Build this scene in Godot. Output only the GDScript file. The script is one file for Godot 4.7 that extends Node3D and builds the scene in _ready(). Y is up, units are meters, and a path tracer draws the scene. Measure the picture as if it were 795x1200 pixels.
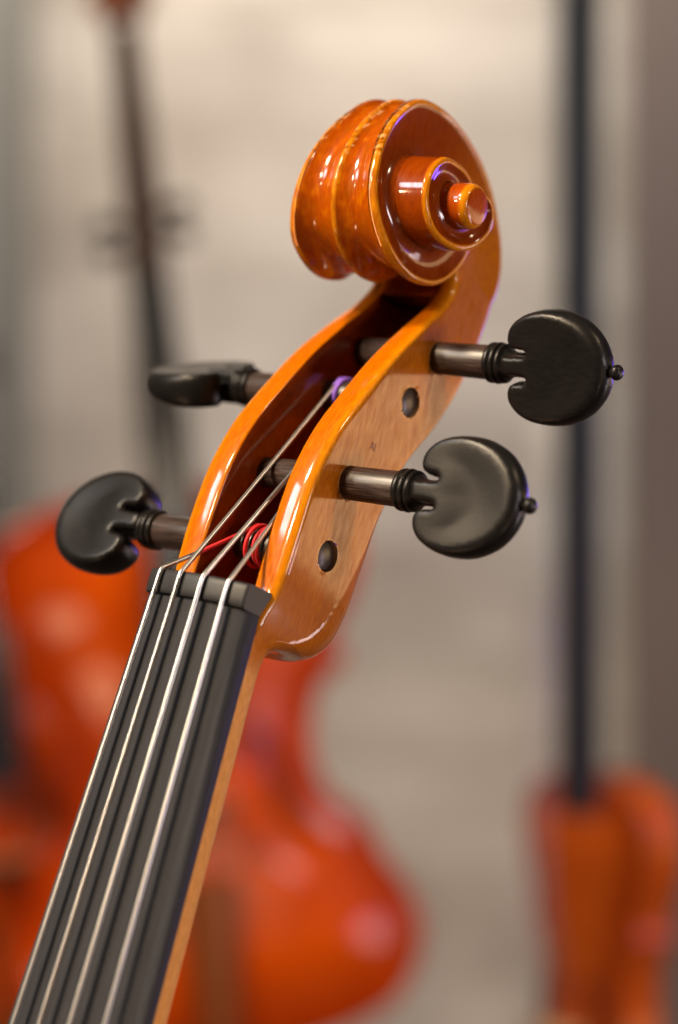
extends Node3D
# A violin head seen close up; two more instruments, a post and a boarded wall stand out of focus behind it.
# The violin is modelled in its own frame in millimetres (x across, y up the neck from the nut, z out of the fingerboard) and scaled to metres.

const MM := 0.001
const CAMERA_HEIGHT := 1.2
const EYE := Vector2(89.3, -21.5)

var M := {}
var names := {}

# ------------------------------------------------------------------ camera, light

func _ready() -> void:
	var camera := Camera3D.new()
	camera.name = "camera"
	camera.position = Vector3(0, CAMERA_HEIGHT, 0)
	camera.fov = 27.0
	camera.near = 0.05
	camera.far = 50.0
	var lens := CameraAttributesPhysical.new()
	lens.frustum_focal_length = 49.985
	lens.frustum_focus_distance = 0.405
	lens.frustum_near = 0.05
	lens.frustum_far = 50.0
	lens.exposure_aperture = 4.1
	camera.attributes = lens
	add_child(camera)
	camera.fov = 27.0
	camera.current = true
	var around := WorldEnvironment.new()
	around.name = "environment"
	var e := Environment.new()
	e.background_mode = Environment.BG_COLOR
	e.background_color = Color(0.15, 0.14, 0.14)
	e.tonemap_mode = Environment.TONE_MAPPER_LINEAR
	e.tonemap_exposure = 1.2
	e.sdfgi_enabled = true
	e.ssao_enabled = true
	e.ssil_enabled = true
	around.environment = e
	add_child(around)
	var subject := Vector3(0.0, CAMERA_HEIGHT + 0.03, -0.40)
	area("right_strip_light", subject + Vector3(0.95, -0.105, -0.28) * 1.5, subject, Vector2(1.4, 0.32), Color(1.0, 0.82, 0.58), 0.42)  # unseen strip, shaped for the sheen on the cheek
	area("ceiling_light", subject + Vector3(-0.84, 0.62, 0.25) * 1.6, subject, Vector2(0.40, 0.30), Color(0.95, 0.97, 1.0), 0.80)
	spot("cheek_fill_light", subject + Vector3(0.75, 0.75, 0.45) * 1.5, subject, 0.07, Color(1.0, 0.88, 0.72), 0.55)  # added fill for the cheek, no lamp visible there
	spot("overhead_spot_light", subject + Vector3(-0.70, 0.95, 0.45) * 1.3, subject, 0.10, Color(1.0, 0.90, 0.76), 3.4)
	spot("key_spot_light", subject + Vector3(-0.72, 0.60, 0.62) * 1.5, subject, 0.06, Color(1.0, 0.88, 0.72), 1.7)  # unseen key spots, cones kept narrow so the wall stays dim
	spot("key_spot_light", subject + Vector3(-0.90, 0.38, 0.42) * 1.6, subject, 0.05, Color(1.0, 0.88, 0.72), 0.5)
	area("wall_light", Vector3(-0.1, 2.25, -1.65), Vector3(0.0, 1.6, -2.3), Vector2(0.8, 0.3), Color(1.0, 0.955, 0.90), 1.12)
	spot("background_fill_light", Vector3(-0.8, 2.2, -0.3), Vector3(-0.05, 0.98, -1.3), 0.10, Color(1.0, 0.90, 0.76), 1.5, 22.0)  # added to brighten the blurred red violin, no lamp visible there
	spot("background_fill_light", Vector3(0.9, 2.2, -0.4), Vector3(0.15, 0.95, -1.3), 0.08, Color(1.0, 0.90, 0.80), 0.7, 16.0)  # likewise added, for the violin at lower right
	area("highlight_light", Vector3(0.57, 1.25, -0.02), Vector3(-0.2, 1.07, -1.3), Vector2(0.10, 0.16), Color(1.0, 0.95, 0.95), 0.13)  # unseen, added for a white highlight on the blurred violins
	area("violet_light", subject + Vector3(0.66, 0.0, -0.75), subject, Vector2(0.14, 0.14), Color(0.42, 0.30, 1.0), 0.16)
	area("violet_light", Vector3(1.06, 0.98, -0.30), Vector3(-0.04, 1.05, -1.3), Vector2(0.10, 0.20), Color(0.45, 0.22, 1.0), 0.04)
	area("highlight_light", Vector3(-0.73, 0.57, -0.03), Vector3(-0.16, 1.12, -1.3), Vector2(0.12, 0.10), Color(1.0, 0.80, 0.62), 0.09)  # added lamps from here on put highlights on the blurred violins
	area("highlight_light", Vector3(0.16, 0.78, 0.16), Vector3(-0.07, 0.98, -1.3), Vector2(0.10, 0.07), Color(1.0, 0.84, 0.70), 0.03)
	area("highlight_light", Vector3(0.37, 0.96, 0.13), Vector3(0.0, 1.1, -1.3), Vector2(0.16, 0.20), Color(1.0, 0.75, 0.60), 0.02)
	area("highlight_light", Vector3(1.05, 0.83, -0.45), Vector3(0.15, 1.03, -1.3), Vector2(0.20, 0.50), Color(1.0, 0.92, 0.92), 0.30)
	materials()
	setting()
	violin()
	background()


func area(called: String, at: Vector3, towards: Vector3, size: Vector2, color: Color, energy: float) -> void:
	var l := AreaLight3D.new()
	l.name = numbered(called)
	l.area_size = size
	l.area_normalize_energy = true
	l.light_color = color
	l.light_energy = energy
	l.shadow_enabled = true
	add_child(l)
	l.look_at_from_position(at, towards, Vector3.UP)


func spot(called: String, at: Vector3, towards: Vector3, size: float, color: Color, energy: float, cone := 13.0) -> void:
	var l := SpotLight3D.new()
	l.name = numbered(called)
	l.light_size = size
	l.light_color = color
	l.light_energy = energy
	l.spot_angle = cone
	l.spot_angle_attenuation = 0.5
	l.spot_range = 8.0
	l.spot_attenuation = 2.0
	l.shadow_enabled = true
	add_child(l)
	l.look_at_from_position(at, towards, Vector3.UP)


# ------------------------------------------------------------------ helpers

func numbered(called: String) -> String:
	var n: int = names.get(called, 0)
	names[called] = n + 1
	return called if n == 0 else "%s_%03d" % [called, n]


func tag(o: Node3D, label: String, category: String, group := "", kind := "") -> void:
	if label:
		o.set_meta("label", label)
	if category:
		o.set_meta("category", category)
	if group:
		o.set_meta("group", group)
	if kind:
		o.set_meta("kind", kind)


func part(called: String, mesh: Mesh, material: Material, parent: Node) -> MeshInstance3D:
	var o := MeshInstance3D.new()
	o.name = called
	o.mesh = mesh
	o.material_override = material
	parent.add_child(o, true)
	return o


func begin() -> SurfaceTool:
	var st := SurfaceTool.new()
	st.begin(Mesh.PRIMITIVE_TRIANGLES)
	return st


func finish(st: SurfaceTool, normals := true) -> ArrayMesh:
	if normals:
		st.generate_normals()
	return st.commit()


func smooth(a: float, b: float, x: float) -> float:
	var t := clampf((x - a) / (b - a), 0.0, 1.0)
	return t * t * (3.0 - 2.0 * t)


func tri(st: SurfaceTool, a: Vector3, b: Vector3, c: Vector3, ca := Color.WHITE, cb := Color.WHITE, cc := Color.WHITE) -> void:
	st.set_color(ca); st.add_vertex(a * MM)
	st.set_color(cb); st.add_vertex(b * MM)
	st.set_color(cc); st.add_vertex(c * MM)


# rows of points (all the same length) joined by quads; turned: the other winding
func sheet(st: SurfaceTool, rows: Array, colors: Array = [], turned := false, closed := false, skip := {}) -> void:
	for i in rows.size() - 1:
		var p: PackedVector3Array = rows[i]
		var q: PackedVector3Array = rows[i + 1]
		var n := p.size()
		for j in (n if closed else n - 1):
			var k := (j + 1) % n
			if skip.has(Vector2i(i, j)):
				continue
			var c0 := Color.WHITE; var c1 := c0; var c2 := c0; var c3 := c0
			if colors:
				c0 = colors[i][j]; c1 = colors[i][k]; c2 = colors[i + 1][k]; c3 = colors[i + 1][j]
			if turned:
				if not p[j].is_equal_approx(p[k]): tri(st, p[j], q[k], p[k], c0, c2, c1)
				if not q[j].is_equal_approx(q[k]): tri(st, p[j], q[j], q[k], c0, c3, c2)
			else:
				if not p[j].is_equal_approx(p[k]): tri(st, p[j], p[k], q[k], c0, c1, c2)
				if not q[j].is_equal_approx(q[k]): tri(st, p[j], q[k], q[j], c0, c2, c3)


# a solid of revolution about x: profile of (x, radius)
func lathe(st: SurfaceTool, profile: Array, sides := 40, centre := Vector3.ZERO, color := Color.WHITE) -> void:
	var rows := []
	var colors := []
	for i in sides + 1:
		var a := TAU * (i % sides) / sides
		var r := PackedVector3Array()
		var c := PackedColorArray()
		for p in profile:
			r.append(centre + Vector3(p[0], p[1] * cos(a), p[1] * sin(a)))
			c.append(color)
		rows.append(r)
		colors.append(c)
	sheet(st, rows, colors)


func tube(st: SurfaceTool, points: PackedVector3Array, radius: float, sides := 10, color := Color.WHITE) -> void:
	var rows := []
	var colors := []
	var u := Vector3.ZERO
	for i in points.size():
		var d := (points[mini(i + 1, points.size() - 1)] - points[maxi(i - 1, 0)]).normalized()
		if u == Vector3.ZERO:
			u = d.cross(Vector3(0.31, 0.2, 0.93)).normalized()
		u = (u - d * u.dot(d)).normalized()
		var v := d.cross(u)
		var r := PackedVector3Array()
		var c := PackedColorArray()
		for k in sides:
			var a := TAU * k / sides
			r.append(points[i] + (u * cos(a) + v * sin(a)) * radius)
			c.append(color)
		rows.append(r)
		colors.append(c)
	sheet(st, rows, colors, true, true)
	for end in [0, rows.size() - 1]:
		for k in sides:
			var a: Vector3 = rows[end][k]
			var b: Vector3 = rows[end][(k + 1) % sides]
			if end == 0: tri(st, points[end], a, b, color, color, color)
			else: tri(st, points[end], b, a, color, color, color)


func spline(points: Array, steps: int) -> PackedVector3Array:
	var out := PackedVector3Array()
	for i in points.size() - 1:
		var a: Vector3 = points[maxi(i - 1, 0)]
		var b: Vector3 = points[i]
		var c: Vector3 = points[i + 1]
		var d: Vector3 = points[mini(i + 2, points.size() - 1)]
		for k in steps:
			out.append(b.cubic_interpolate(c, a, d, float(k) / steps))
	out.append(points[-1])
	return out


# value of a table [[x, y], ...] at x, smoothly joined
func look(table: Array, x: float) -> float:
	var n := table.size()
	if x <= table[0][0]: return table[0][1]
	if x >= table[n - 1][0]: return table[n - 1][1]
	var i := 0
	while table[i + 1][0] < x: i += 1
	var x0: float = table[i][0]; var x1: float = table[i + 1][0]
	var y0: float = table[i][1]; var y1: float = table[i + 1][1]
	var h := x1 - x0
	var m0: float = (y1 - y0) / h
	var m1 := m0
	if i > 0: m0 = (y1 - table[i - 1][1]) / (x1 - table[i - 1][0])
	if i + 2 < n: m1 = (table[i + 2][1] - y0) / (table[i + 2][0] - x0)
	var t := (x - x0) / h
	return y0 * (2 * t * t * t - 3 * t * t + 1) + m0 * h * (t * t * t - 2 * t * t + t) + y1 * (3 * t * t - 2 * t * t * t) + m1 * h * (t * t * t - t * t)


# ------------------------------------------------------------------ materials

func noise(frequency: float, octaves := 4, seed_ := 1, kind := FastNoiseLite.TYPE_SIMPLEX_SMOOTH) -> FastNoiseLite:
	var n := FastNoiseLite.new()
	n.noise_type = kind
	n.seed = seed_
	n.frequency = frequency
	n.fractal_octaves = octaves
	return n


func noise_texture(n: FastNoiseLite, low: Color, high: Color, size := 512, mid := 0.5) -> NoiseTexture2D:
	var t := NoiseTexture2D.new()
	t.width = size
	t.height = size
	t.seamless = true
	t.noise = n
	var g := Gradient.new()
	g.offsets = PackedFloat32Array([maxf(mid - 0.35, 0.0), minf(mid + 0.35, 1.0)])
	g.colors = PackedColorArray([low, high])
	t.color_ramp = g
	return t


func plain(albedo: Color, rough: float, metal := 0.0) -> StandardMaterial3D:
	var m := StandardMaterial3D.new()
	m.albedo_color = albedo.linear_to_srgb()
	m.roughness = rough
	m.metallic = metal
	return m


func triplanar(m: StandardMaterial3D, texture: Texture2D, scale_: Vector3) -> void:
	m.albedo_texture = texture
	m.uv1_triplanar = true
	m.uv1_scale = scale_
	m.uv1_triplanar_sharpness = 4.0


func materials() -> void:
	var varnish := plain(Color(1, 1, 1), 0.34)
	varnish.vertex_color_use_as_albedo = true
	triplanar(varnish, noise_texture(noise(0.022, 5, 4), Color(0.87, 0.80, 0.74), Color(1, 1, 1), 1024), Vector3(60, 14, 60))
	varnish.clearcoat_enabled = true
	varnish.clearcoat = 1.0
	varnish.clearcoat_roughness = 0.10
	varnish.heightmap_enabled = true
	varnish.heightmap_scale = 0.0016
	varnish.heightmap_texture = noise_texture(noise(0.02, 4, 9), Color(0, 0, 0), Color(1, 1, 1))
	varnish.metallic_specular = 0.15
	varnish.cull_mode = BaseMaterial3D.CULL_DISABLED
	varnish.roughness = 1.0
	varnish.roughness_texture = noise_texture(noise(0.012, 5, 77), Color(0.22, 0.22, 0.22), Color(0.50, 0.50, 0.50))
	varnish.clearcoat_texture = noise_texture(noise(0.02, 5, 78), Color(0.55, 0.55, 0.55), Color(1, 1, 1))
	M.varnish = varnish
	var neck := varnish.duplicate()
	neck.clearcoat = 0.25
	M.neck = neck
	var bare := plain(Color(0.50, 0.27, 0.12), 0.6)
	bare.cull_mode = BaseMaterial3D.CULL_DISABLED
	M.bare = bare
	var ebony := plain(Color(1, 1, 1), 0.33)
	triplanar(ebony, noise_texture(noise(0.03, 5, 12), Color(0.075, 0.07, 0.072), Color(0.10, 0.095, 0.096)), Vector3(20, 60, 60))
	ebony.heightmap_enabled = true
	ebony.heightmap_scale = 0.0006
	ebony.heightmap_texture = noise_texture(noise(0.06, 4, 5), Color(0, 0, 0), Color(1, 1, 1))
	ebony.metallic_specular = 0.36
	M.ebony = ebony
	var shaft := plain(Color(1, 1, 1), 0.36)
	triplanar(shaft, noise_texture(noise(0.025, 5, 21), Color(0.09, 0.065, 0.06), Color(0.33, 0.27, 0.25)), Vector3(10, 300, 300))
	M.shaft = shaft
	var board := plain(Color(1, 1, 1), 0.7)
	board.metallic_specular = 0.33
	triplanar(board, noise_texture(noise(0.02, 5, 31), Color(0.155, 0.158, 0.178), Color(0.18, 0.184, 0.205)), Vector3(120, 10, 120))
	M.board = board
	M.nut = plain(Color(0.022, 0.022, 0.025), 0.45)
	M.nut.metallic_specular = 0.38
	var steel := plain(Color(0.60, 0.60, 0.60), 0.34, 1.0)
	M.steel = steel
	var red := plain(Color(0.62, 0.012, 0.018), 0.62)
	red.rim_enabled = true
	red.rim = 0.6
	M.red_silk = red
	M.stamp = plain(Color(0.16, 0.06, 0.03), 0.6)
	M.violet_silk = plain(Color(0.26, 0.12, 0.72), 0.6)
	var wall := plain(Color(0.66, 0.60, 0.525), 0.85)
	M.wall_planks = [wall, plain(Color(0.60, 0.54, 0.475), 0.85), plain(Color(0.70, 0.645, 0.575), 0.85)]
	var mottle := noise_texture(noise(0.008, 4, 61), Color(0.84, 0.83, 0.82), Color(1, 1, 1))
	for m in M.wall_planks:
		triplanar(m, mottle, Vector3(0.9, 1.4, 0.9))
		m.uv1_world_triplanar = true
	M.gap = plain(Color(0.56, 0.52, 0.47), 0.9)
	var front := plain(Color(0.70, 0.085, 0.001), 0.4)
	front.vertex_color_use_as_albedo = true
	front.clearcoat_enabled = true
	front.clearcoat = 0.7
	front.clearcoat_roughness = 0.12
	front.metallic_specular = 0.1
	M.far_varnish = front
	front.clearcoat_roughness = 0.16
	var ochre := front.duplicate()
	ochre.albedo_color = Color(0.46, 0.080, 0.006).linear_to_srgb()
	M.far_ochre = ochre
	M.far_black = plain(Color(0.022, 0.020, 0.018), 0.9)
	M.far_black.metallic_specular = 0.2
	M.far_dark = plain(Color(0.06, 0.03, 0.018), 0.6)
	M.far_brown = plain(Color(0.26, 0.07, 0.015), 0.4)
	M.post = plain(Color(0.010, 0.015, 0.028), 0.55)
	M.timber = plain(Color(0.10, 0.065, 0.05), 0.7)
	M.taupe = plain(Color(0.17, 0.135, 0.12), 0.85)
	M.grey_trim = plain(Color(0.22, 0.215, 0.19), 0.8)
	M.floor = plain(Color(0.14, 0.10, 0.07), 0.6)


# ------------------------------------------------------------------ the setting

func box(st: SurfaceTool, at: Vector3, size: Vector3, bevel := 0.002) -> void:
	# a box with chamfered long edges, in metres
	var h := size / 2.0
	var b := bevel
	var ring := [Vector2(h.x - b, h.z), Vector2(h.x, h.z - b), Vector2(h.x, b - h.z), Vector2(h.x - b, -h.z), Vector2(b - h.x, -h.z), Vector2(-h.x, b - h.z), Vector2(-h.x, h.z - b), Vector2(b - h.x, h.z)]
	for k in 8:
		var p: Vector2 = ring[k]
		var q: Vector2 = ring[(k + 1) % 8]
		var a0 := at + Vector3(p.x, -h.y, p.y); var a1 := at + Vector3(q.x, -h.y, q.y)
		var b0 := at + Vector3(p.x, h.y, p.y); var b1 := at + Vector3(q.x, h.y, q.y)
		for v in [a0, b1, a1, a0, b0, b1]: st.add_vertex(v)
		for v in [at + Vector3(0, -h.y, 0), a0, a1, at + Vector3(0, h.y, 0), b1, b0]: st.add_vertex(v)


func setting() -> void:
	var wall := Node3D.new()
	wall.name = "back_wall"
	wall.position = Vector3(0, 0, -2.3)
	tag(wall, "", "", "", "structure")
	add_child(wall)
	var st := begin()
	st.set_smooth_group(-1)
	box(st, Vector3(0, 1.4, -0.06), Vector3(5.0, 2.8, 0.08))
	part("backing", finish(st), M.gap, wall)
	var rng := RandomNumberGenerator.new()
	rng.seed = 7
	var plank: ArrayMesh
	st = begin()
	st.set_smooth_group(-1)
	box(st, Vector3.ZERO, Vector3(5.0, 0.1152, 0.02), 0.0015)
	plank = finish(st)
	for i in 24:
		var o := part("plank", plank, M.wall_planks[rng.randi() % 3], wall)
		o.position = Vector3(0, 0.058 + i * 0.1165, -0.01 + rng.randf_range(-0.001, 0.001))
	st = begin()
	st.set_smooth_group(-1)
	box(st, Vector3(0, -0.03, -1.4), Vector3(5.0, 0.06, 4.0))
	var ground := part("floor", finish(st), M.floor, self)
	tag(ground, "", "", "", "structure")


# a point seen at a pixel of the photograph (795 x 1200), at a distance; used to read places off it
func place(x: float, y: float, away: float) -> Vector3:
	return Vector3((x - 397.5) / 2499.0 * away, CAMERA_HEIGHT - (y - 600.0) / 2499.0 * away, -away)


# ------------------------------------------------------------------ the violin

const AMBER := Color(0.66, 0.24, 0.004)
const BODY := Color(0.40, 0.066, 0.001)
const BARE_NECK := Color(0.72, 0.36, 0.10)
const CHEEK := Color(0.46, 0.135, 0.004)
const RECESS_SHADE := Color(0.25, 0.042, 0.001)  # darker varnish tone for recessed faces, with shade painted in
const RIM := Color(0.56, 0.145, 0.0015)

# outline of the head seen from the side: back point, front (cheek crest) point, half-width at the back, at the front, how box-like the section is, flute depth
const PRE := [
	[-240.0, -26.0, -240.0, -10.1, 18.5, 20.2, 0.0, 0.0, 9.0],
	[-120.0, -21.5, -120.0, -8.8, 15.2, 16.1, 0.0, 0.0, 9.0],
	[-60.0, -19.8, -60.0, -8.2, 13.6, 14.0, 0.0, 0.0, 9.0],
	[-25.0, -18.8, -25.0, -7.8, 12.6, 12.8, 0.0, 0.0, 9.0],
	[-12.0, -18.4, -12.0, -7.6, 12.2, 12.4, 0.0, 0.0, 9.0],
	[-6.6, -18.9, -8.5, -7.5, 12.2, 12.2, 0.06, 0.0, 9.0],
	[-4.3, -20.8, -5.5, -7.5, 12.3, 12.1, 0.20, 0.0, 10.5],
	[-3.9, -25.0, -3.0, -7.5, 12.6, 12.1, 0.50, 0.0, 11.8],
	[-3.7, -30.8, -0.3, -7.6, 13.0, 12.2, 0.80, 0.0, 12.4],
	[0.0, -36.4, 4.2, -8.7, 13.4, 12.8, 0.96, 0.0, 12.6],
	[6.8, -38.2, 9.5, -8.8, 13.6, 13.3, 1.0, 0.1, 11.5],
	[17.8, -36.0, 18.0, -8.9, 13.4, 13.5, 1.0, 0.5, 6.5],
	[28.0, -34.2, 28.0, -9.6, 13.1, 13.3, 1.0, 1.1, 2.0],
	[40.0, -37.0, 38.0, -12.4, 12.9, 13.1, 1.0, 1.1, 0.8],
	[52.0, -44.4, 48.0, -17.7, 12.6, 12.9, 1.0, 1.1, 0.8],
	[63.6, -49.8, 58.5, -24.2, 11.9, 12.5, 1.0, 1.1, 0.8],
	[70.3, -51.9, 66.0, -30.0, 11.3, 11.9, 1.0, 1.1, 0.8],
	[76.0, -53.3, 74.5, -36.8, 10.8, 11.0, 1.0, 1.1, 0.8],
	[79.4, -54.0, 81.0, -39.0, 10.5, 10.3, 1.0, 1.1, 0.8],
	[82.0, -54.5, 86.27, -35.33, 10.2, 9.9, 1.0, 1.1, 0.8],
]
const R := [[-102.5, 33.8], [-94.6, 34.2], [-83.5, 32.9], [-71.4, 30.6], [-58.4, 28.4], [-45.0, 26.4], [-28.9, 24.4], [-11.0, 23.0], [13.0, 21.2], [33.0, 18.4], [56.0, 16.5], [79.0, 15.7], [103.0, 15.6], [122.0, 15.6], [140.0, 15.6], [163.0, 15.5], [188.0, 15.6], [210.0, 15.8], [225.0, 15.6], [245.0, 14.8], [257.5, 14.16], [300.0, 12.0], [360.0, 9.1], [405.0, 9.7], [450.0, 10.3], [500.0, 9.8], [540.0, 8.9], [590.0, 8.5], [630.0, 8.2], [660.0, 6.8], [690.0, 4.7], [1080.0, 4.4]]
const WIDE := [[-102.5, 10.2], [-71.0, 8.9], [-30.0, 7.4], [0.0, 6.5], [30.0, 6.8], [56.0, 7.8], [80.0, 8.9], [103.0, 9.9], [122.0, 10.9], [140.0, 11.8], [163.0, 12.5], [188.0, 13.0], [210.0, 13.4], [225.0, 13.8], [245.0, 14.5], [300.0, 15.5], [360.0, 16.6], [405.0, 17.3], [450.0, 18.0], [500.0, 19.0], [540.0, 20.3], [590.0, 21.9], [630.0, 22.7], [690.0, 22.8]]
const FOOT := [[257.5, 9.9], [300.0, 9.2], [360.0, 8.5], [400.0, 9.4], [450.0, 10.9], [500.0, 12.2], [540.0, 13.2], [600.0, 14.0], [630.0, 15.2], [690.0, 16.0], [720.0, 16.2], [810.0, 17.4], [900.0, 19.2], [990.0, 21.0], [1050.0, 21.6]]
const DEPTH := [[-102.5, 1.1], [-45.0, 1.2], [0.0, 1.2], [90.0, 1.6], [163.0, 2.1], [257.5, 1.2]]
const PEGS := [[16.0, -20.2, -1.0], [30.9, -20.6, 1.0], [52.0, -32.9, -1.0], [63.8, -38.7, 1.0]]
const SIDE_COLUMNS := 44
const OUT_COLUMNS := 28


func wide(degrees: float, side: float) -> float:
	var w := look(WIDE, degrees)
	return w if side > 0.0 or w < 12.0 else 12.0 + (w - 12.0) * 0.25


func on_spiral(degrees: float) -> Vector2:
	var a := deg_to_rad(degrees)
	return EYE + Vector2(cos(a), sin(a)) * look(R, degrees)


func lift(p: Vector2, x: float) -> Vector3:
	return Vector3(x, p.x, p.y)


func pre(i: int, t: float) -> PackedFloat32Array:
	var a: Array = PRE[maxi(i - 1, 0)]
	var b: Array = PRE[i]
	var c: Array = PRE[i + 1]
	var d: Array = PRE[mini(i + 2, PRE.size() - 1)]
	var out := PackedFloat32Array()
	for k in 9:
		# tangents by the true spacing along y, so that long neck spans do not swing the short ones
		var h: float = maxf(absf(c[0] - b[0]), 0.5)
		var m0: float = (c[k] - a[k]) / maxf(absf(c[0] - a[0]), 0.5) * h if i > 0 else c[k] - b[k]
		var m1: float = (d[k] - b[k]) / maxf(absf(d[0] - b[0]), 0.5) * h if i + 2 < PRE.size() else c[k] - b[k]
		var t2 := t * t
		var t3 := t2 * t
		out.append(b[k] * (2 * t3 - 3 * t2 + 1) + m0 * (t3 - 2 * t2 + t) + c[k] * (3 * t2 - 2 * t3) + m1 * (t3 - t2))
	return out


# a point on a side, a rounded corner and half a back, by the share of its length
func cornered(a: Vector2, d: Vector2, depth: float, start: float, w0: float, w1: float, rc: float, share: float, flute: float) -> Vector3:
	var l0 := depth - rc - start
	var l1 := rc * PI / 2
	var l2 := w1 - rc
	var s := share * (l0 + l1 + l2)
	if s < l0:
		return lift(a + d * (start + s), lerpf(w0, w1, (start + s) / depth))
	if s < l0 + l1:
		var ang := (s - l0) / rc
		return lift(a + d * (depth - rc + rc * sin(ang)), lerpf(w0, w1, 1.0 - rc * 0.6 / depth) - rc + rc * cos(ang))
	var x := maxf(w1 - rc - (s - l0 - l1), 0.0)
	return lift(a + d * (depth - flute * pow(sin(PI * clampf((x - 0.35) / maxf(w1 - rc - 0.5, 1.0), 0.0, 1.0)), 0.8)), x)


# one section of the neck and pegbox: the half outline from the cheek's top to the middle of the back
func section(v: PackedFloat32Array, colors: PackedColorArray) -> PackedVector3Array:
	var c := Vector2(v[0], v[1])
	var a := Vector2(v[2], v[3])
	var d := (c - a).normalized()
	var depth := a.distance_to(c)
	var box := clampf(v[6], 0.0, 1.0)
	var out := PackedVector3Array()
	var start := 1.7 * smooth(0.35, 0.8, box)
	var rc := maxf(v[8], 0.8)
	var rounder := smooth(0.8, 2.0, rc)
	for j in SIDE_COLUMNS + 1:
		var t := float(j) / SIDE_COLUMNS
		var along := lerpf(start, depth - 0.8, t)
		var flat := lift(a + d * along, lerpf(v[5], v[4], along / depth))
		var ang := PI / 2 * 0.60 * t
		var round_ := lift(a + d * depth * sin(ang), lerpf(v[5], v[4], t * 0.6) * pow(cos(ang), 0.85))
		flat = flat.lerp(cornered(a, d, depth, start, v[5], v[4], rc, t * 0.62, v[7]), rounder)
		out.append(round_.lerp(flat, box))
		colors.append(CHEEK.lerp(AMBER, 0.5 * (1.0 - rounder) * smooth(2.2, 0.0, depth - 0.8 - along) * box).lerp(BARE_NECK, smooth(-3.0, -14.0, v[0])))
	for j in OUT_COLUMNS + 1:
		var t := float(j) / OUT_COLUMNS
		var w := v[4]
		var u := 1.0 - t
		var x := w * u if j > 1 else w - 0.12 - 0.5 * j
		var off := 0.45 if j == 0 else 0.0 if j < 4 else v[7] * pow(sin(PI * clampf((absf(x) - 0.35) / (w - 1.9 - 0.35), 0.0, 1.0)), 0.8)
		var flat := lift(c - d * off, x)
		var ang := PI / 2 * lerpf(0.60, 1.0, t)
		var round_ := lift(a + d * depth * sin(ang), lerpf(v[5], v[4], 0.6 + 0.4 * t) * pow(maxf(cos(ang), 0.0), 0.85))
		flat = flat.lerp(cornered(a, d, depth, start, v[5], v[4], rc, 0.62 + 0.38 * t, v[7]), rounder)
		out.append(round_.lerp(flat, box))
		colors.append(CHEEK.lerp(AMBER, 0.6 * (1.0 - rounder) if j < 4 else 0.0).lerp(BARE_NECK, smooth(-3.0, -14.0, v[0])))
	return out


func violin() -> void:
	var root := Node3D.new()
	root.name = numbered("violin")
	root.transform = Transform3D(Basis(Vector3(0.79396, -0.10962, 0.598), Vector3(0.27625, 0.94126, -0.19422), Vector3(-0.54158, 0.3194, 0.7776)).orthonormalized(), Vector3(-0.02815, CAMERA_HEIGHT - 0.01551, -0.39263))
	tag(root, "sharply focused violin head with orange-brown scroll, four black pegs and black fingerboard", "violin")
	add_child(root)
	pegbox(root)
	scroll(root)
	fingerboard(root)
	pegs(root)
	strings(root)


func in_hole(p: Vector3, radius: float) -> bool:
	for h in PEGS:
		if Vector2(p.y - h[0], p.z - h[1]).length() < radius:
			return true
	return false


func pegbox(root: Node3D) -> void:
	var rows := []
	var colors := []
	var sections := []
	for i in PRE.size() - 1:
		var steps := 5 if i < 4 else 7 if i < 9 else 18 if i < 16 else 8
		for k in steps:
			sections.append(pre(i, float(k) / steps))
	sections.append(pre(PRE.size() - 2, 1.0))
	for v in sections:
		var c := PackedColorArray()
		rows.append(section(v, c))
		colors.append(c)
	# the holes for the pegs: the mesh points nearest a hole's edge move onto it and what lies inside is left out
	for row in rows.size():
		var r: PackedVector3Array = rows[row]
		for j in SIDE_COLUMNS + 1:
			for h in PEGS:
				var d := Vector2(r[j].y - h[0], r[j].z - h[1])
				var rad := hole_radius(h, r[j].x)
				if absf(d.length() - rad) < 0.40 and d.length() > 0.1:
					var q := d.normalized() * rad
					r[j] = Vector3(r[j].x, h[0] + q.x, h[1] + q.y)
					colors[row][j] = AMBER.lerp(Color(0.6, 0.33, 0.12), 0.6)
		rows[row] = r
	var neck_end := 5 * 4 + 7 * 2
	for side in [1.0, -1.0]:
		var st := begin()
		var st_neck := begin()
		var mine := []
		for r in rows:
			var m := PackedVector3Array()
			for p in r:
				m.append(Vector3(p.x * side, p.y, p.z))
			mine.append(m)
		var skip := {}
		for i in range(neck_end, mine.size() - 1):
			for j in SIDE_COLUMNS:
				var q: Vector3 = (mine[i][j] + mine[i + 1][j + 1] + mine[i][j + 1] + mine[i + 1][j]) / 4.0
				for h in PEGS:
					if Vector2(q.y - h[0], q.z - h[1]).length() < hole_radius(h, q.x) - 0.02:
						skip[Vector2i(i - neck_end, j)] = true
		sheet(st_neck, mine.slice(0, neck_end + 1), colors.slice(0, neck_end + 1), side < 0)
		sheet(st, mine.slice(neck_end), colors.slice(neck_end), side < 0, false, skip)
		if side > 0:
			halves = [st, st_neck]
		else:
			st.append_from(halves[0].commit(), 0, Transform3D())
			st_neck.append_from(halves[1].commit(), 0, Transform3D())
			# front of the pegbox: crest of each cheek, slot, roof under the scroll
			front(st, sections.slice(neck_end))
			var o := part("pegbox", finish(st), M.varnish, root)
			part("neck", finish(st_neck), M.neck, root)
			var bores := begin()
			for h in PEGS:
				for s in [1.0, -1.0]:
					var w := cheek_width(h)
					var rad := hole_radius(h, w * s)
					var profile := [[w * s * 1.004, rad], [w * s - 4.5 * s, rad]]
					if s < 0: profile.reverse()
					lathe_in(bores, profile, Vector3(0, h[0], h[1]))
			part("peg_hole_lining", finish(bores), M.bare, o)

var halves := []


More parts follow.
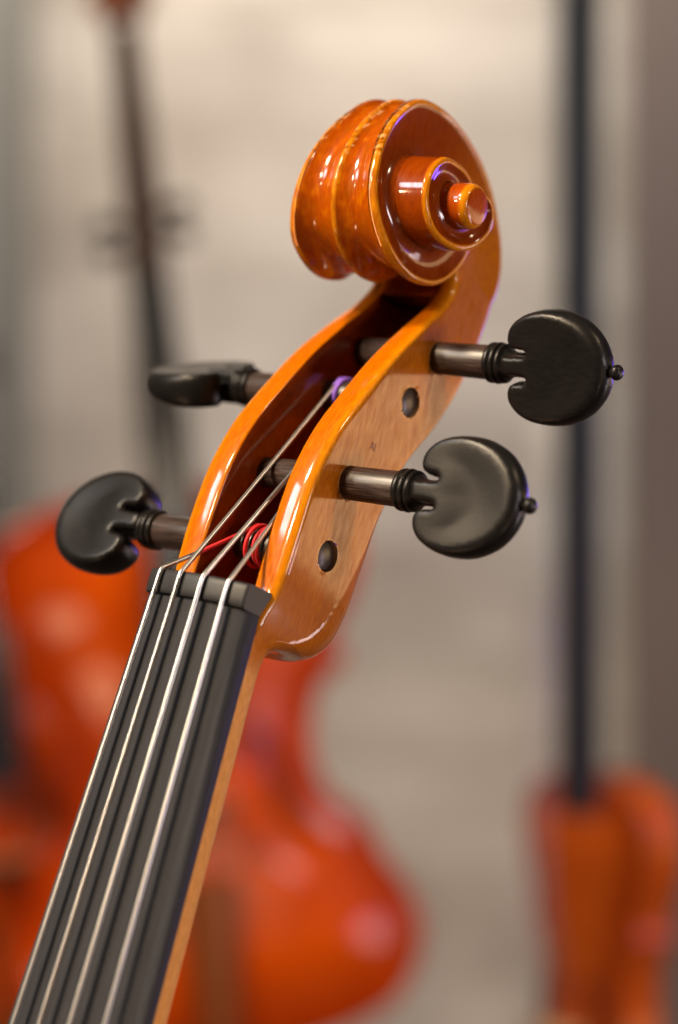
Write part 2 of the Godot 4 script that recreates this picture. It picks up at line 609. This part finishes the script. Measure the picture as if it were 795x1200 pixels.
func cheek_width(h: Array) -> float:
	return 13.35 if h[0] < 20.0 else 13.15 if h[0] < 40.0 else 12.7 if h[0] < 60.0 else 12.1


func hole_radius(h: Array, x: float) -> float:
	return 3.34 if x * h[2] > 0.0 else 3.05


func lathe_in(st: SurfaceTool, profile: Array, centre: Vector3) -> void:
	var rows := []
	for i in 33:
		var a := -TAU * (i % 32) / 32
		var r := PackedVector3Array()
		for p in profile:
			r.append(centre + Vector3(p[0], p[1] * cos(a), p[1] * sin(a)))
		rows.append(r)
	sheet(st, rows)


const SLOT_START := 5.2
const SLOT_END := 77.0

func front(st: SurfaceTool, sections: Array) -> void:
	var rows := {1.0: [], -1.0: []}
	var cols := []
	var grain := noise(0.22, 3, 23)
	var slot := []
	var slot_cols := []
	var roof := []
	var roof_cols := []
	for v in sections:
		if v[2] < -6.0: continue
		var a := Vector2(v[2], v[3])
		var d := (Vector2(v[0], v[1]) - a).normalized()
		var depth := a.distance_to(Vector2(v[0], v[1]))
		var w = v[5]
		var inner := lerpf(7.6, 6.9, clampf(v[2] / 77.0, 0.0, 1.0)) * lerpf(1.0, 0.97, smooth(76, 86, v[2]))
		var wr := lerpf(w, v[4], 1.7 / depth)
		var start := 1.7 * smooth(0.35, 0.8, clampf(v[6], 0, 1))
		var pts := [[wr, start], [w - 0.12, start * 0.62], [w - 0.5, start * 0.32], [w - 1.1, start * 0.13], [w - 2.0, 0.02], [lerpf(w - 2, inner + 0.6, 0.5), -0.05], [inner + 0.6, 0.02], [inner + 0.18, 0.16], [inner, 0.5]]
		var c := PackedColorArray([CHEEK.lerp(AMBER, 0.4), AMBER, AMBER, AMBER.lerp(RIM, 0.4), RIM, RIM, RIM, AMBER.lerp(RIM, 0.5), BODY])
		for s in [1.0, -1.0]:
			var r := PackedVector3Array()
			for p in pts:
				r.append(lift(a + d * p[1], p[0] * s))
			rows[s].append(r)
		cols.append(c)
		if v[2] > SLOT_START - 0.6 and v[2] < SLOT_END:
			var deep := lerpf(depth - 6.5, depth * 0.55, smooth(60, 77, v[2]))
			var r := PackedVector3Array()
			var rc := PackedColorArray()
			for k in 9:
				r.append(lift(a + d * lerpf(0.5, deep - 1.2, k / 8.0), inner))
			for k in 5:
				r.append(lift(a + d * (deep - 0.3 if k == 0 or k == 4 else deep), lerpf(inner - 0.6, 0.6 - inner, k / 4.0)))
			for k in 9:
				r.append(lift(a + d * lerpf(deep - 1.2, 0.5, k / 8.0), -inner))
			for k in r.size(): rc.append(RECESS_SHADE.lerp(Color(0.20, 0.035, 0.002), clampf(0.4 + grain.get_noise_3dv(r[k]) * 1.6, 0.0, 1.0)))  # slot walls carry painted shade, mottled by noise
			slot.append(r)
			slot_cols.append(rc)
		elif v[2] >= SLOT_END:
			if roof.is_empty():
				var edge := PackedVector3Array()
				var edge_color := PackedColorArray()
				for k in 13:
					edge.append((slot[-1][0] as Vector3).lerp(slot[-1][slot[-1].size() - 1], k / 12.0))
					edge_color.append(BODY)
				roof.append(edge)
				roof_cols.append(edge_color)
			var r := PackedVector3Array()
			var rc := PackedColorArray()
			for k in 13:
				var x := lerpf(inner, -inner, k / 12.0)
				r.append(lift(a + d * (0.5 if k == 0 or k == 12 else 0.7), x))
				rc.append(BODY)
			roof.append(r)
			roof_cols.append(rc)
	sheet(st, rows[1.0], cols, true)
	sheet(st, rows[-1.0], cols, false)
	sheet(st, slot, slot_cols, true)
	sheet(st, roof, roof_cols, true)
	# the two ends of the slot
	for end in [0, slot.size() - 1]:
		var r: PackedVector3Array = slot[end]
		var mid := Vector3.ZERO
		for p in r: mid += p / r.size()
		for k in r.size() - 1:
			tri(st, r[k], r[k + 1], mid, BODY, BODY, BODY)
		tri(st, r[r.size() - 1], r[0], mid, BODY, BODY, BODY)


func scroll(root: Node3D) -> void:
	var st := begin()
	var step := 1.5
	var chips := noise(0.38, 4, 17)
	# outer surface of the first turn, fluted, from the back over the top to the throat
	for side in [1.0, -1.0]:
		var rows := []
		var cols := []
		var a := -102.5
		while a <= 257.51:
			var p := on_spiral(a)
			var n := (on_spiral(a + 0.5) - on_spiral(a - 0.5)).orthogonal().normalized()
			if n.dot(p - EYE) < 0: n = -n
			var w := wide(a, side)
			var depth := look(DEPTH, a)
			var r := PackedVector3Array()
			var c := PackedColorArray()
			for j in OUT_COLUMNS + 1:
				var t := float(j) / OUT_COLUMNS
				var x := w * (1.0 - t) if j > 1 else w - 0.12 - 0.5 * j
				var off := 0.45 if j == 0 else 0.0 if j < 4 else depth * pow(sin(PI * clampf((absf(x) - 0.35) / (w - 1.9 - 0.35), 0.0, 1.0)), 0.8)
				if j >= 1 and j < 4: x = w - 0.62 - (j - 1) * 0.55
				r.append(lift(p - n * off, x * side))
				var patch := chips.get_noise_3d(p.x * 0.5, x * side, p.y * 0.5 + 40.0)
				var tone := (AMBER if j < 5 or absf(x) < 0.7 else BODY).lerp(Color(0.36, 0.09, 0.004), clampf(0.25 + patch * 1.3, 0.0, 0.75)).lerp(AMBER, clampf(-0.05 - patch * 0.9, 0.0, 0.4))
				var worn := chips.get_noise_3d(x * side * 2.0, p.x * 2.0, p.y * 2.0)
				var zone := smooth(1.6, 0.2, absf(x)) + smooth(2.6, 0.6, w - absf(x))
				var high := smooth(8.0, 35.0, a) * smooth(88.0, 60.0, a)
				if worn > 0.27 and zone * high > 0.3: tone = tone.lerp(Color(0.80, 0.52, 0.24), 0.7)
				elif worn < -0.27 and zone * high > 0.3: tone = tone.lerp(Color(0.10, 0.025, 0.006), 0.8)
				c.append(tone)
			rows.append(r)
			cols.append(c)
			a += step
		sheet(st, rows, cols, side < 0)
		# the side of the volute: a floor from each edge to the foot of the next turn, and that turn's wall
		var floor_rows := []
		var floor_cols := []
		var wall_rows := []
		var wall_cols := []
		a = -102.5
		while a <= 690.0:
			var p := on_spiral(a)
			var out := (p - EYE).normalized()
			var foot := on_spiral(a + 360.0) + (on_spiral(a + 360.0) - EYE).normalized() * 0.25
			var w := wide(a, side)
			var f := look(FOOT, a + 360.0)
			if side < 0.0 and f > 11.0: f = 11.0 + (f - 11.0) * 0.3
			var r := PackedVector3Array()
			var c := PackedColorArray()
			r.append(lift(p - out * 0.45, (w - 0.12) * side)); c.append(AMBER)
			r.append(lift(p - out * 0.75, w * side)); c.append(AMBER)
			r.append(lift(p - out * 1.0, (w - 0.05) * side)); c.append(AMBER)
			var from := p - out * 1.25
			for j in 15:
				var t := j / 14.0
				r.append(lift(from.lerp(foot, t), (lerpf(w - 0.15, f, t) - 0.75 * sin(PI * t) * smooth(0.5, 4.0, from.distance_to(foot))) * side))
				c.append(CHEEK.lerp(RECESS_SHADE, smooth(-95.0, -10.0, a)))  # floor darkens into the turns, shade put into the colour
			floor_rows.append(r)
			floor_cols.append(c)
			if a >= 240.0:
				var low := look(FOOT, a)
				if side < 0.0 and low > 11.0: low = 11.0 + (low - 11.0) * 0.25
				r = PackedVector3Array()
				c = PackedColorArray()
				r.append(lift(p - out * 0.45, (w - 0.12) * side)); c.append(AMBER)
				r.append(lift(p - out * 0.12, (w - 0.35) * side)); c.append(AMBER)
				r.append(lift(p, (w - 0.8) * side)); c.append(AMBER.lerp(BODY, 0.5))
				for j in 9:
					var t := j / 8.0
					r.append(lift(p + out * (0.25 * t * t), lerpf(w - 1.2, minf(low, w - 1.3) - 0.4, t) * side))
					c.append(RECESS_SHADE)  # wall of the turn in the painted shade tone
				wall_rows.append(r)
				wall_cols.append(c)
			a += step
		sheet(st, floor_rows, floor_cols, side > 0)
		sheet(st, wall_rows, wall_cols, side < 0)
	var o := part("scroll", finish(st), M.varnish, root)
	# the eyes
	for side in [1.0, -1.0]:
		var eye := begin()
		var profile := []
		for q in [[13.0, 4.55], [18.0, 4.5], [21.6, 4.46], [22.4, 4.36], [22.95, 4.1], [23.3, 3.75], [23.45, 3.4], [23.55, 1.8], [23.6, 0.0]]:
			profile.append([q[0] * side if side > 0.0 else 4.6 - q[0], q[1]])
		if side < 0: profile.reverse()
		var rows := []
		var cols := []
		for i in 41:
			var a := TAU * (i % 40) / 40
			var r := PackedVector3Array()
			var c := PackedColorArray()
			for q in profile:
				r.append(Vector3(q[0], EYE.x + q[1] * cos(a), EYE.y + q[1] * sin(a)))
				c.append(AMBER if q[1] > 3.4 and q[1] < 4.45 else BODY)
			rows.append(r)
			cols.append(c)
		sheet(eye, rows, cols)
		part("scroll_eye", finish(eye), M.varnish, o)


func board_drop(y: float) -> float:
	return -0.011 * maxf(-y, 0.0)


func fingerboard(root: Node3D) -> void:
	var st := begin()
	var rows := []
	for i in 41:
		var y := lerpf(-0.05, -255.0, i / 40.0)
		var hw := 12.0 - 0.0343 * y
		var r := PackedVector3Array()
		var bottom := -7.5 + board_drop(y)
		r.append(Vector3(hw, y, bottom))
		r.append(Vector3(hw, y, -3.5 + board_drop(y)))
		for k in 25:
			var x := lerpf(hw - 0.25, 0.25 - hw, k / 24.0)
			var drop := 0.32 if k == 0 or k == 24 else 0.05 if k == 1 or k == 23 else 0.0
			r.append(Vector3(x, y, -1.35 - x * x / 84.0 - drop + board_drop(y)))
		r.append(Vector3(-hw, y, -3.5 + board_drop(y)))
		r.append(Vector3(-hw, y, bottom))
		rows.append(r)
	sheet(st, rows, [], true, true)
	st.set_smooth_group(5)
	for end in [0, 40]:
		var r: PackedVector3Array = rows[end]
		for k in range(1, r.size() - 1):
			if end == 0: tri(st, r[0], r[k + 1], r[k])
			else: tri(st, r[0], r[k], r[k + 1])
	part("fingerboard", finish(st), M.board, root)
	# nut
	st = begin()
	rows = []
	for p in [[0.02, -7.45, 0.0], [0.02, -3.5, 0.0], [0.02, -1.0, 0.0], [0.04, -0.72, 0.0], [0.18, -0.50, 0.0], [0.5, -0.36, 0.0], [1.5, -0.24, 0.0], [3.4, -0.20, 0.0], [4.3, -0.32, 0.0], [4.65, -0.55, 0.0], [4.8, -0.95, 0.0], [4.85, -3.0, 0.0], [4.9, -9.6, 0.0]]:
		var r := PackedVector3Array()
		for k in 121:
			var x := lerpf(12.0, -12.0, k / 120.0)
			var arch := -x * x / 84.0
			var round_ := -0.22 * smooth(11.7, 12.0, absf(x))
			for g in 4: round_ -= 0.16 * exp(-pow((x - string_x(g, 0.0)) / 0.5, 2.0))
			r.append(Vector3(x, p[0], p[1] + (arch + round_ if p[1] > -2 else 0.0)))
		rows.append(r)
	sheet(st, rows, [], false)
	st.set_smooth_group(3)
	for k in [0, 120]:
		for i in range(1, rows.size() - 1):
			var a: Vector3 = rows[0][k]; var b: Vector3 = rows[i][k]; var c: Vector3 = rows[i + 1][k]
			if k == 0: tri(st, a, b, c)
			else: tri(st, a, c, b)
	part("nut", finish(st), M.nut, root)
	# a faint stamp on the cheek
	var stamp := TextMesh.new()
	stamp.text = "AI"
	stamp.font_size = 16
	stamp.pixel_size = 0.00013
	stamp.depth = 0.00004
	var mark := part("stamp", stamp, M.stamp, root)
	mark.transform = Transform3D(Basis(Vector3(0, 0, -1), Vector3(0, 1, 0), Vector3(1, 0, 0)), Vector3(13.0, 39.9, -24.8) * MM)


# outline of a peg's button, along the shaft (x) and across it (y), in millimetres from the cheek
func button_outline() -> PackedVector2Array:
	var half := [Vector2(17.5, 2.1), Vector2(20.0, 2.15), Vector2(22.4, 2.25), Vector2(23.1, 2.6), Vector2(22.7, 2.95), Vector2(21.5, 3.05), Vector2(20.2, 3.3), Vector2(19.3, 4.1), Vector2(19.0, 5.5), Vector2(19.5, 7.4), Vector2(21.2, 9.3), Vector2(24.0, 10.7), Vector2(27.2, 11.3), Vector2(30.6, 11.2), Vector2(33.8, 10.3), Vector2(36.8, 8.6), Vector2(39.1, 6.1), Vector2(40.5, 3.2), Vector2(40.9, 0.9)]
	var pts := []
	for p in half: pts.append(Vector3(p.x, p.y, 0))
	var line := spline(pts, 5)
	var out := PackedVector2Array()
	for p in line: out.append(Vector2(p.x, p.y))
	for i in range(line.size() - 1, -1, -1): out.append(Vector2(line[i].x, -line[i].y))
	return out


func edge_distance(p: Vector2, outline: PackedVector2Array) -> float:
	var best := 1e9
	for i in outline.size():
		var q := Geometry2D.get_closest_point_to_segment(p, outline[i], outline[(i + 1) % outline.size()])
		best = minf(best, q.distance_squared_to(p))
	return sqrt(best)


func button_mesh() -> ArrayMesh:
	var outline := button_outline()
	var pts := PackedVector2Array(outline)
	for d in [0.12, 0.35, 0.75, 1.3, 2.0]:
		for poly in Geometry2D.offset_polygon(outline, -d, Geometry2D.JOIN_ROUND):
			var last := Vector2(1e9, 0)
			for p in poly:
				if p.distance_to(last) > 0.3:
					pts.append(p)
					last = p
	var x := 16.0
	while x < 41.0:
		var y := -11.5
		while y < 11.6:
			var p := Vector2(x + 0.13 * sin(y * 7.0), y + 0.11 * sin(x * 5.0))
			if Geometry2D.is_point_in_polygon(p, outline) and edge_distance(p, outline) > 2.5:
				pts.append(p)
			y += 0.8
		x += 0.8
	var heights := PackedFloat32Array()
	for i in pts.size():
		var p := pts[i]
		var d := edge_distance(p, outline) if i >= outline.size() else 0.0
		var thick := lerpf(3.6, 2.9, smooth(20.0, 39.0, p.x))
		var edge := lerpf(1.0, 2.5, smooth(22.0, 36.0, p.x))
		var k := clampf(d / edge, 0.0, 1.0)
		var h := thick * pow(1.0 - pow(1.0 - k, 2.4), 0.5)
		# each face is hollowed a little towards its middle, and meets the shaft in a low cone
		h -= 0.35 * smooth(0.9, 9.0, d) * smooth(21.0, 29.0, p.x)
		heights.append(h)
	var st := begin()
	var ids := Geometry2D.triangulate_delaunay(pts)
	for i in range(0, ids.size(), 3):
		var a := ids[i]; var b := ids[i + 1]; var c := ids[i + 2]
		var mid := (pts[a] + pts[b] + pts[c]) / 3.0
		if not Geometry2D.is_point_in_polygon(mid, outline): continue
		if (pts[b] - pts[a]).cross(pts[c] - pts[a]) < 0:
			var s := b; b = c; c = s
		tri(st, v3(pts[a], heights[a]), v3(pts[c], heights[c]), v3(pts[b], heights[b]))
		tri(st, v3(pts[a], -heights[a]), v3(pts[b], -heights[b]), v3(pts[c], -heights[c]))
	return finish(st)


func v3(p: Vector2, h: float) -> Vector3:
	return Vector3(p.x, p.y, h)


func pegs(root: Node3D) -> void:
	var button := button_mesh()
	var st := begin()
	var out := [1.8, -1.4, 0.6, -1.1]
	var shafts := []
	for i in 4:
		var end: float = -2.0 * cheek_width(PEGS[i]) - out[i] + 0.5
		st = begin()
		lathe(st, [[end, 0.0], [end, 2.5], [end + 0.3, 2.94], [0.0, 3.26], [13.4, 3.42], [13.6, 3.36]], 40)
		shafts.append(finish(st))
	st = begin()
	var collar := [[13.5, 3.0]]
	for ring in [[13.6, 1.5, 3.55, 0.62], [15.1, 1.2, 3.75, 0.5], [16.3, 1.3, 3.5, 0.55]]:
		for k in 7:
			var a := PI * k / 6.0
			collar.append([ring[0] + ring[1] * (0.5 - 0.5 * cos(a)), ring[2] + ring[3] * sin(a) - 0.1])
	for q in [[17.9, 3.2], [18.6, 2.75], [19.8, 2.45], [21.2, 2.5], [22.6, 2.75], [24.0, 2.9], [25.5, 2.4], [26.2, 0.0]]:
		collar.append(q)
	lathe(st, collar, 40)
	var neck := finish(st)
	st = begin()
	lathe(st, [[39.6, 1.1], [40.7, 0.95], [41.0, 0.9], [41.2, 1.15], [41.6, 1.45], [42.1, 1.55], [42.6, 1.42], [43.0, 1.05], [43.2, 0.5], [43.25, 0.0]], 24)
	var pip := finish(st)
	var turns := [Vector2(0.976, -0.218), Vector2(0.985, 0.17), Vector2(-0.50, 0.866), Vector2(0.88, 0.475)]
	var said := ["lower left peg, its heart-shaped button turned flat to the front", "lower right peg, its button tilted upwards and shining", "upper left peg, seen edge on", "upper right peg, its flat button highest of the right-hand pair"]
	for i in 4:
		var h: Array = PEGS[i]
		var axis := Vector3(h[2], 0, 0)
		var q := Vector3(0, turns[i].x, turns[i].y).normalized()
		var peg := part("peg", shafts[i], M.shaft, root)
		peg.transform = Transform3D(Basis(axis, q, axis.cross(q)), Vector3((cheek_width(h) + out[i]) * h[2], h[0], h[1]) * MM)
		peg.set_meta("label", said[i])
		part("collar", neck, M.ebony, peg)
		part("button", button, M.ebony, peg)
		var end := part("pip", pip, M.ebony, peg)
		if h[2] < 0.0: end.position.x = -1.6 * MM


func string_x(i: int, y: float) -> float:
	return [-8.25, -2.75, 2.75, 8.25][i] * (1.0 + maxf(-y, 0.0) / 328.0)


func strings(root: Node3D) -> void:
	var radii := [0.49, 0.46, 0.49, 0.42]
	var ends := [[0, -4.6, 4], [2, -4.6, 3], [3, 4.0, 2], [1, 5.0, 2]]
	for i in 4:
		var r: float = radii[i]
		var pts := PackedVector3Array()
		for k in 20:
			var y := lerpf(-250.0, 0.4, k / 19.0)
			var x := string_x(i, y)
			pts.append(Vector3(x, y, -x * x / 84.0 * 0.9 + r * 0.75 + 0.0 * y))
		var x0 := string_x(i, 0.0)
		var top := -x0 * x0 / 84.0
		for q in [[1.5, 0.06], [3.2, 0.04], [4.2, -0.06], [4.8, -0.4]]:
			pts.append(Vector3(x0, q[0], top + r * 0.75 + q[1]))
		var peg: Array = PEGS[ends[i][0]]
		var x1: float = ends[i][1]
		var coil_r := 3.0 + r
		var touch := Vector3(x1, peg[0] + coil_r * 0.86, peg[1] + coil_r * 0.5)
		var from := pts[pts.size() - 1]
		var silk_from := 0.36 if i == 0 else 0.95 if i == 1 else 2.0
		var silk := PackedVector3Array()
		for k in range(1, 25):
			var t := k / 24.0
			var p := from.lerp(touch, t) + Vector3(0, 0, -1.0 * (1.0 - t) * t)
			if t <= silk_from + 0.05: pts.append(p)
			if t >= silk_from: silk.append(p)
		var coil := PackedVector3Array()
		var a0 := atan2(0.5, 0.86)
		for k in range(1, 24 * ends[i][2] * 2):
			var a := a0 - TAU * k / 24.0
			var along: float = ([1.45, 1.25, 1.25, 1.25][i]) * k / 24.0
			var loose: float = 1.0 + (0.10 + 0.10 * sin(k * 0.11) if i == 0 else 0.0)
			if along > [5.0, 1.7, 2.2, 1.4][i]: break
			coil.append(Vector3(x1 + along , peg[0] + coil_r * loose * cos(a), peg[1] + coil_r * loose * sin(a)))
		var st := begin()
		if silk_from > 1.0:
			pts.append_array(coil)
		tube(st, pts, r, 10)
		var s := part("string", finish(st), M.steel, root)
		if silk_from < 1.0:
			silk.append_array(coil)
			st = begin()
			tube(st, silk, 0.42 if i == 0 else 0.5, 10)
			part("silk_winding", finish(st), M.red_silk if i == 0 else M.violet_silk, s)


func far_outline(wider: float) -> PackedVector2Array:
	var half := [[0, 14], [-3, 40], [-17, 72], [-42, 84], [-76, 79], [-102, 68], [-116, 72], [-121, 71], [-132, 60], [-165, 53], [-198, 58], [-216, 73], [-222, 75], [-240, 80], [-270, 92], [-298, 94], [-332, 80], [-350, 48], [-355, 14]]
	var pts := []
	for p in half: pts.append(Vector3(p[1] * wider, p[0], 0))
	var line := spline(pts, 4)
	var out := PackedVector2Array()
	for p in line: out.append(Vector2(p.x, p.y))
	for i in range(line.size() - 1, -1, -1): out.append(Vector2(-line[i].x, line[i].y))
	return out


func plate(outline: PackedVector2Array, base: float, rise: float) -> ArrayMesh:
	var pts := PackedVector2Array(outline)
	for d in [1.5, 5.0]:
		for poly in Geometry2D.offset_polygon(outline, -d):
			for p in poly: pts.append(p)
	var y := -350.0
	while y < 0.0:
		var x := -125.0
		while x < 126.0:
			var p := Vector2(x + 2.0 * sin(y), y + 1.3 * sin(x))
			if Geometry2D.is_point_in_polygon(p, outline) and edge_distance(p, outline) > 9.0: pts.append(p)
			x += 9.0
		y += 9.0
	var st := begin()
	var ids := Geometry2D.triangulate_delaunay(pts)
	var z := PackedFloat32Array()
	var shade := PackedColorArray()
	var patches := noise(0.02, 3, 41)
	for i in pts.size():
		var d := edge_distance(pts[i], outline) if i >= outline.size() else 0.0
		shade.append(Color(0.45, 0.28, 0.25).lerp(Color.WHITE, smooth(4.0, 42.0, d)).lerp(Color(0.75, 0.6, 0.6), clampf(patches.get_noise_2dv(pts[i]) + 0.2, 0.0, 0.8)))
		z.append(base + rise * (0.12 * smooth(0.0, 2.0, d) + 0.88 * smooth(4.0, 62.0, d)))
	for i in range(0, ids.size(), 3):
		var a := ids[i]; var b := ids[i + 1]; var c := ids[i + 2]
		if not Geometry2D.is_point_in_polygon((pts[a] + pts[b] + pts[c]) / 3.0, outline): continue
		if ((pts[b] - pts[a]).cross(pts[c] - pts[a]) < 0) != (rise < 0):
			var k := b; b = c; c = k
		tri(st, v3(pts[a], z[a]), v3(pts[c], z[c]), v3(pts[b], z[b]), shade[a], shade[c], shade[b])
	return finish(st)


# a whole violin of few faces for the blur behind: its origin is where the neck meets the body, y up the neck, z out of the front
func far_violin(called: String, label: String, at: Transform3D, wider := 1.0, head := 1.0, long := 130.0) -> Node3D:
	var root := Node3D.new()
	root.name = numbered(called)
	root.transform = at
	tag(root, label, "violin", "violins out of focus in the background")
	add_child(root)
	var outline := far_outline(wider)
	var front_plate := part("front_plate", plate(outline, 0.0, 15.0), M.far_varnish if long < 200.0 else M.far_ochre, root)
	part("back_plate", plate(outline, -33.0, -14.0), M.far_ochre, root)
	var inner := Geometry2D.offset_polygon(outline, -2.5)[0]
	var rows := [PackedVector3Array(), PackedVector3Array()]
	for p in inner:
		rows[0].append(v3(p, -33.0))
		rows[1].append(v3(p, 0.0))
	var st := begin()
	sheet(st, rows, [], false, true)
	part("ribs", finish(st), M.far_ochre, root)
	for s in [-1.0, 1.0]:
		st = begin()
		var hole := []
		for k in 13:
			var t := k / 12.0
			hole.append(Vector3(s * wider * (24.0 + 22.0 * t + 5.0 * sin(TAU * t)), -150.0 - 70.0 * t, 15.2 - 4.5 * t))
		tube(st, spline(hole, 2), 2.2, 6)
		part("f_hole", finish(st), M.far_black, front_plate)
	# neck, fingerboard
	st = begin()
	tube(st, PackedVector3Array([Vector3(0, -6, 2), Vector3(0, 20, 4), Vector3(0, long, 6 if long < 200.0 else -2)]), 9.0 if long < 200.0 else 6.5, 12)
	part("neck", finish(st), M.post if long > 200.0 else M.far_brown, root)
	st = begin()
	rows = []
	for i in 9:
		var y := lerpf(long, -140.0 if long < 200.0 else -30.0, i / 8.0)
		var hw := lerpf(12.5, 22.0, i / 8.0) if long < 200.0 else 26.0
		var z := lerpf(22.0, 38.0, i / 8.0) if long < 200.0 else 9.0
		rows.append(PackedVector3Array([Vector3(hw, y, z - 8), Vector3(hw, y, z - 2), Vector3(hw * 0.5, y, z), Vector3(-hw * 0.5, y, z), Vector3(-hw, y, z - 2), Vector3(-hw, y, z - 8)]))
	sheet(st, rows, [], true, true)
	part("fingerboard", finish(st), M.far_black if long < 200.0 else M.post, root)
	# pegbox: two cheeks and a back, scroll above
	st = begin()
	var line := spline([Vector3(0, long, 8), Vector3(0, long + 20, 4), Vector3(0, long + 55 * head, -6), Vector3(0, long + 78 * head, -16)], 5)
	for s in [-1.0, 1.0]:
		rows = []
		for p in line:
			var t: float = clampf((p.y - long) / (78.0 * head), 0, 1)
			var w := lerpf(13.0, 9.5, t)
			rows.append(PackedVector3Array([p + Vector3(s * w, 0, 14), p + Vector3(s * w, 0, -13), p + Vector3(s * (w - 5), 0, -13), p + Vector3(s * (w - 5), 0, 14)]))
		sheet(st, rows, [], s > 0, true)
	tube(st, line, 9.0, 10)
	part("pegbox", finish(st), M.far_dark, root)
	st = begin()
	var top := long + 88.0 * head
	var coil := PackedVector3Array()
	for k in 40:
		var a := -1.9 + k * 0.27
		var r := lerpf(20.0, 5.0, k / 39.0)
		coil.append(Vector3(0, top + r * cos(a), -12.0 + r * sin(a)))
	for s in [-1.0, 1.0]:
		var c := PackedVector3Array()
		for k in coil.size(): c.append(coil[k] + Vector3(s * lerpf(3.0, 13.0, k / 39.0), 0, 0))
		tube(st, c, 5.0, 8)
	lathe(st, [[-20.0, 0.0], [-20.0, 5.0], [-9.0, 13.0], [9.0, 13.0], [20.0, 5.0], [20.0, 0.0]], 20, Vector3(0, top, -12))
	part("scroll", finish(st), M.far_brown, root)
	for i in 4:
		st = begin()
		var s := -1.0 if i % 2 == 0 else 1.0
		lathe(st, [[-22.0, 0.0], [-22.0, 3.0], [2.0, 3.2], [4.0, 4.0], [6.0, 2.6], [8.0, 5.0], [12.0, 6.5], [16.0, 5.5], [19.0, 2.5], [20.0, 0.0]], 14)
		var peg := part("peg", finish(st), M.far_black, root)
		peg.transform = Transform3D(Basis(Vector3(s, 0, 0), Vector3(0, 1, 0), Vector3(0, 0, s)), Vector3(s * 12.0, long + 16.0 + 9.0 * i, 2.0 - 3.0 * i) * MM)
	# bridge, tailpiece, strings, chin rest
	st = begin()
	rows = []
	for z in [12.0, 44.0]:
		var half := 21.0
		rows.append(PackedVector3Array([Vector3(half, -193, z), Vector3(half, -198, z), Vector3(-half, -198, z), Vector3(-half, -193, z)]))
	sheet(st, rows, [], false, true)
	part("bridge", finish(st), M.bare, root)
	st = begin()
	rows = []
	for q in [[-240.0, 20.0, 30.0], [-300.0, 15.0, 26.0], [-352.0, 9.0, 14.0]]:
		rows.append(PackedVector3Array([Vector3(q[1], q[0], q[2] - 5), Vector3(q[1] * 0.5, q[0], q[2]), Vector3(-q[1] * 0.5, q[0], q[2]), Vector3(-q[1], q[0], q[2] - 5)]))
	sheet(st, rows, [], true, true)
	part("tailpiece", finish(st), M.far_brown, root)
	for i in 4:
		var x := (i - 1.5) * 5.5
		st = begin()
		tube(st, PackedVector3Array([Vector3(x, long + 1.0, 24), Vector3(x * 2.0, -195, 46), Vector3(x * 1.6, -242, 30)]), 0.5, 6)
		part("string", finish(st), M.steel, root)
	return root


func upright(x: float, y: float, away: float, roll: float, yaw: float, size := 1.0) -> Transform3D:
	# roll leans the instrument in the picture's plane, yaw turns it about its own length
	var b := Basis(Vector3(0, 0, 1), deg_to_rad(roll)) * Basis(Vector3(0, 1, 0), deg_to_rad(yaw))
	return Transform3D(b.scaled(Vector3.ONE * size), place(x, y, away))


func background() -> void:
	far_violin("violin", "blurred red violin behind the fingerboard, its black neck rising to the upper left", upright(198, 570, 1.32, 5.6, 6.0), 1.38, 2.0)
	far_violin("violin", "blurred dark red violin cut off by the left edge of the photo", upright(-30, 690, 1.55, 5.0, 18.0), 1.2)
	far_violin("violin", "blurred orange violin at lower right, its long black neck rising out of the photo", upright(684, 906, 1.30, 0.0, -62.0, 0.80), 1.0, 1.0, 700.0)
	var st := begin()
	for q in [[905.0, 2.15, "taupe_panel", "taupe wall panel at the right edge of the photo", 0.29, "taupe", "panel"], [-18.0, 2.1, "grey_frame", "grey upright timber along the left edge of the photo", 0.09, "grey_trim", "timber"]]:
		st = begin()
		st.set_smooth_group(-1)
		box(st, Vector3(0, 1.4, 0), Vector3(q[4], 2.8, 0.06), 0.004)
		var o := part(q[2], finish(st), M[q[5]], self)
		var p := place(q[0], 600, q[1])
		o.position = Vector3(p.x, 0, p.z)
		tag(o, q[3], q[6])
